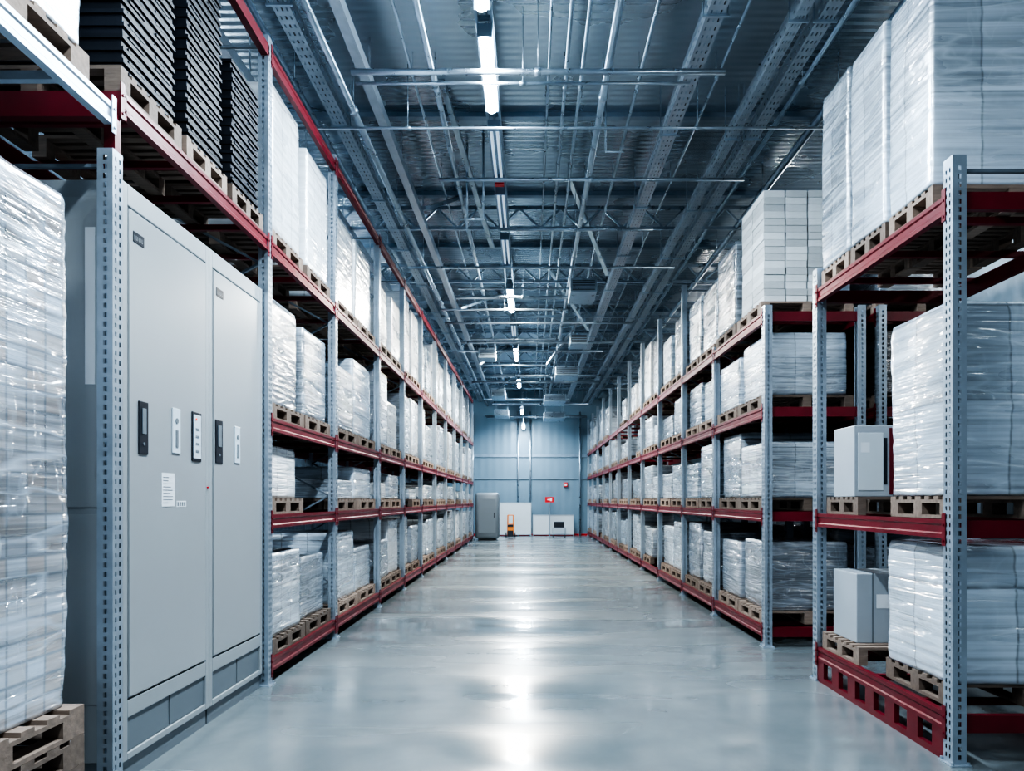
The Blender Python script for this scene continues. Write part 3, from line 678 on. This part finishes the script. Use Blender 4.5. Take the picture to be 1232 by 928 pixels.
for y0, y1, z, lit, pw, cc in ((2.1, 3.6, LZ, True, P*.8, None), (5.4, 6.5, LZ, True, P*.8, None), (6.85, 8.2, LZ, True, P*1.25, None), (8.6, 10, LZ, False, 0, None), (10.4, 11.8, LZ, False, 0, None), (12.2, 13.6, LZ, False, 0, None),
                     (15.05, 16.9, LZ, True, P*2.2, WARM), (18.2, 19.6, LZ, False, 0, None), (21, 22.8, LZ, True, P*1.6, WARM), (26.4, 28.2, LZ, True, P*1.1, None)):
    lamp(LX, y0, y1, z, lit, pw, col=cc or COOL)
lamp(-0.34, 30.2, 31.8, 5.3, True, P*.8, True)
lamp(-0.3, 32.3, 33.4, 4.85, True, P*.3, True)
for y0 in (4, 12, 20, 28):  # added side lamps, hidden by the loads, to brighten the ceiling from below
    lamp(-5.3, y0, y0+1.5, 5.0, True, P*.25, True, up=P*.85)
    lamp(6.8, y0, y0+1.5, 5.0, True, P*.25, True, (1, .9, .8), up=P*.85)
simple_top('warning_beacon', lambda bm: box(bm, LX-.06, LX+.06, 10.12, 10.22, 5.88, 5.969), SIGNR, "small red warning beacon under the lighting track", "beacon")

# ------------------------------------------------------------------ far end things
def tank(x, y, w, h, label):
    K = obj('metal_locker', None, loc=(x, y, 0)); top(K, label, "locker")
    mk('locker_body', lambda bm: box(bm, -w/2, w/2, 0, .8, 0.06, h), CABP, K, bevel=.12, smooth=True)
    mk('locker_base', lambda bm: box(bm, -w/2+.12, w/2-.12, .14, .66, 0, .075), DARK, K)
    mk('locker_door', lambda bm: box(bm, -w/2+.14, w/2-.14, -.012, 0.0, .3, h-.25), CABP, K)
    mk('handle', lambda bm: box(bm, w/2-.2, w/2-.17, -.035, -.012, .9, 1.1), DARK, K)
tank(-1.72, 29.6, .95, 1.9, "large rounded dark grey steel locker at the rack end")
def partition(x0, x1, y, h, label):
    Q = obj('partition_panel', None, loc=(x0, y, 0)); top(Q, label, "partition")
    w = x1-x0
    mk('panel', lambda bm: box(bm, 0.03, w-.03, -.02, .02, .08, h-.03), WHITEP, Q)
    mk('panel_frame', lambda bm: (box(bm, 0, .03, -.03, .03, 0, h), box(bm, w-.03, w, -.03, .03, 0, h), box(bm, .03, w-.03, -.03, .03, h-.03, h), box(bm, .03, w-.03, -.03, .03, .05, .08)), GALV, Q)
partition(-1.5, 0.05, 33.3, 1.5, "white free-standing partition panel at the end wall")
partition(0.1, 1.95, 33.5, .95, "low white partition panel beside a taller one")
H = obj('hand_truck', None, loc=(-0.85, 32.2, 0)); top(H, "orange upright hand truck with a dark box, parked", "hand truck")
mk('truck_frame', lambda bm: ([bar(bm, (sx*.12, 0, .1), (sx*.12, .15, .95), .03, seg=8) for sx in (-1, 1)], [bar(bm, (-.12, t*.15, .1+t*.85), (.12, t*.15, .1+t*.85), .025, seg=8) for t in (.1, .55, 1)]), ORANGE, H)
mk('toe_plate', lambda bm: box(bm, -.16, .16, -.25, 0, .04, .055), DARK, H)
mk('carried_box', lambda bm: box(bm, -.12, .12, -.24, -.06, .056, .55), DARK, H, bevel=.01)
mk('box_band', lambda bm: box(bm, -.122, .122, -.243, -.23, .3, .45), ORANGE, H)
for sx in (-1, 1): mk('wheel', lambda bm: bar(bm, (sx*.17, .06, .11), (sx*.22, .06, .11), .11, seg=18), DARK, H)
Tt = obj('equipment_trolley', None, loc=(1.25, 32.6, 0)); top(Tt, "small black equipment trolley with a boxy unit on top", "trolley")
mk('trolley_shelf', lambda bm: (box(bm, -.3, .3, -.2, .2, .12, .15), box(bm, -.3, .3, -.2, .2, .38, .41), [bar(bm, (a, c, .09), (a, c, .40), .02) for a in (-.28, .28) for c in (-.18, .18)]), GALV, Tt)
mk('unit', lambda bm: box(bm, -.22, .22, -.15, .15, .4101, .66), DARK, Tt, bevel=.01)
for a in (-.26, .26):
    for c in (-.16, .16): mk('wheel', lambda bm: bar(bm, (a-.015, c, .045), (a+.015, c, .045), .045, seg=12), DARK, Tt)
Sg = obj('sign_post', None, loc=(.85, 33.0, 0)); top(Sg, "red safety sign with white mark on a thin post", "sign")
mk('post', lambda bm: (bar(bm, (0, 0, 0.012), (0, 0, 1.75), .02, seg=8), bar(bm, (0, 0, 0), (0, 0, .012), .12, seg=16)), GALV, Sg)
mk('sign_plate', lambda bm: box(bm, -.2, .2, -.03, -.02, 1.5, 1.74), SIGNR, Sg)
mk('sign_mark', lambda bm: (box(bm, -.1, .02, -.034, -.03, 1.6, 1.64), box(bm, .02, .1, -.034, -.03, 1.56, 1.68)), PAPER, Sg)
Fx = obj('alarm_box', None, loc=(1.6, 33.885, 2.2)); top(Fx, "red alarm box mounted on the end wall", "alarm box")
mk('alarm_case', lambda bm: box(bm, -.09, .09, 0, .114, 0, .2), SIGNR, Fx, bevel=.01)
mk('alarm_face', lambda bm: box(bm, -.05, .05, -.006, 0, .05, .15), PAPER, Fx)
for x in (-2.6, -.55, .0, 2.25):
    pipe_run([(x, 33.88, 0.0), (x, 33.88, 5.6)], .04, "vertical pipe fixed to the end wall", hang=False)

# ------------------------------------------------------------------ camera & world
cam = bpy.data.cameras.new('camera'); cam.sensor_width = 36; cam.lens = 26.3; cam.shift_x = -0.0179; cam.shift_y = 0.112
co = bpy.data.objects.new('camera', cam); COL.objects.link(co); co.location = (0, 0, 1.6); co.rotation_euler = (math.radians(90), 0, 0)
scene.camera = co
w = bpy.data.worlds.new('world'); scene.world = w; w.use_nodes = True
w.node_tree.nodes['Background'].inputs[0].default_value = (0.42, 0.62, 0.85, 1)
w.node_tree.nodes['Background'].inputs[1].default_value = 0.3
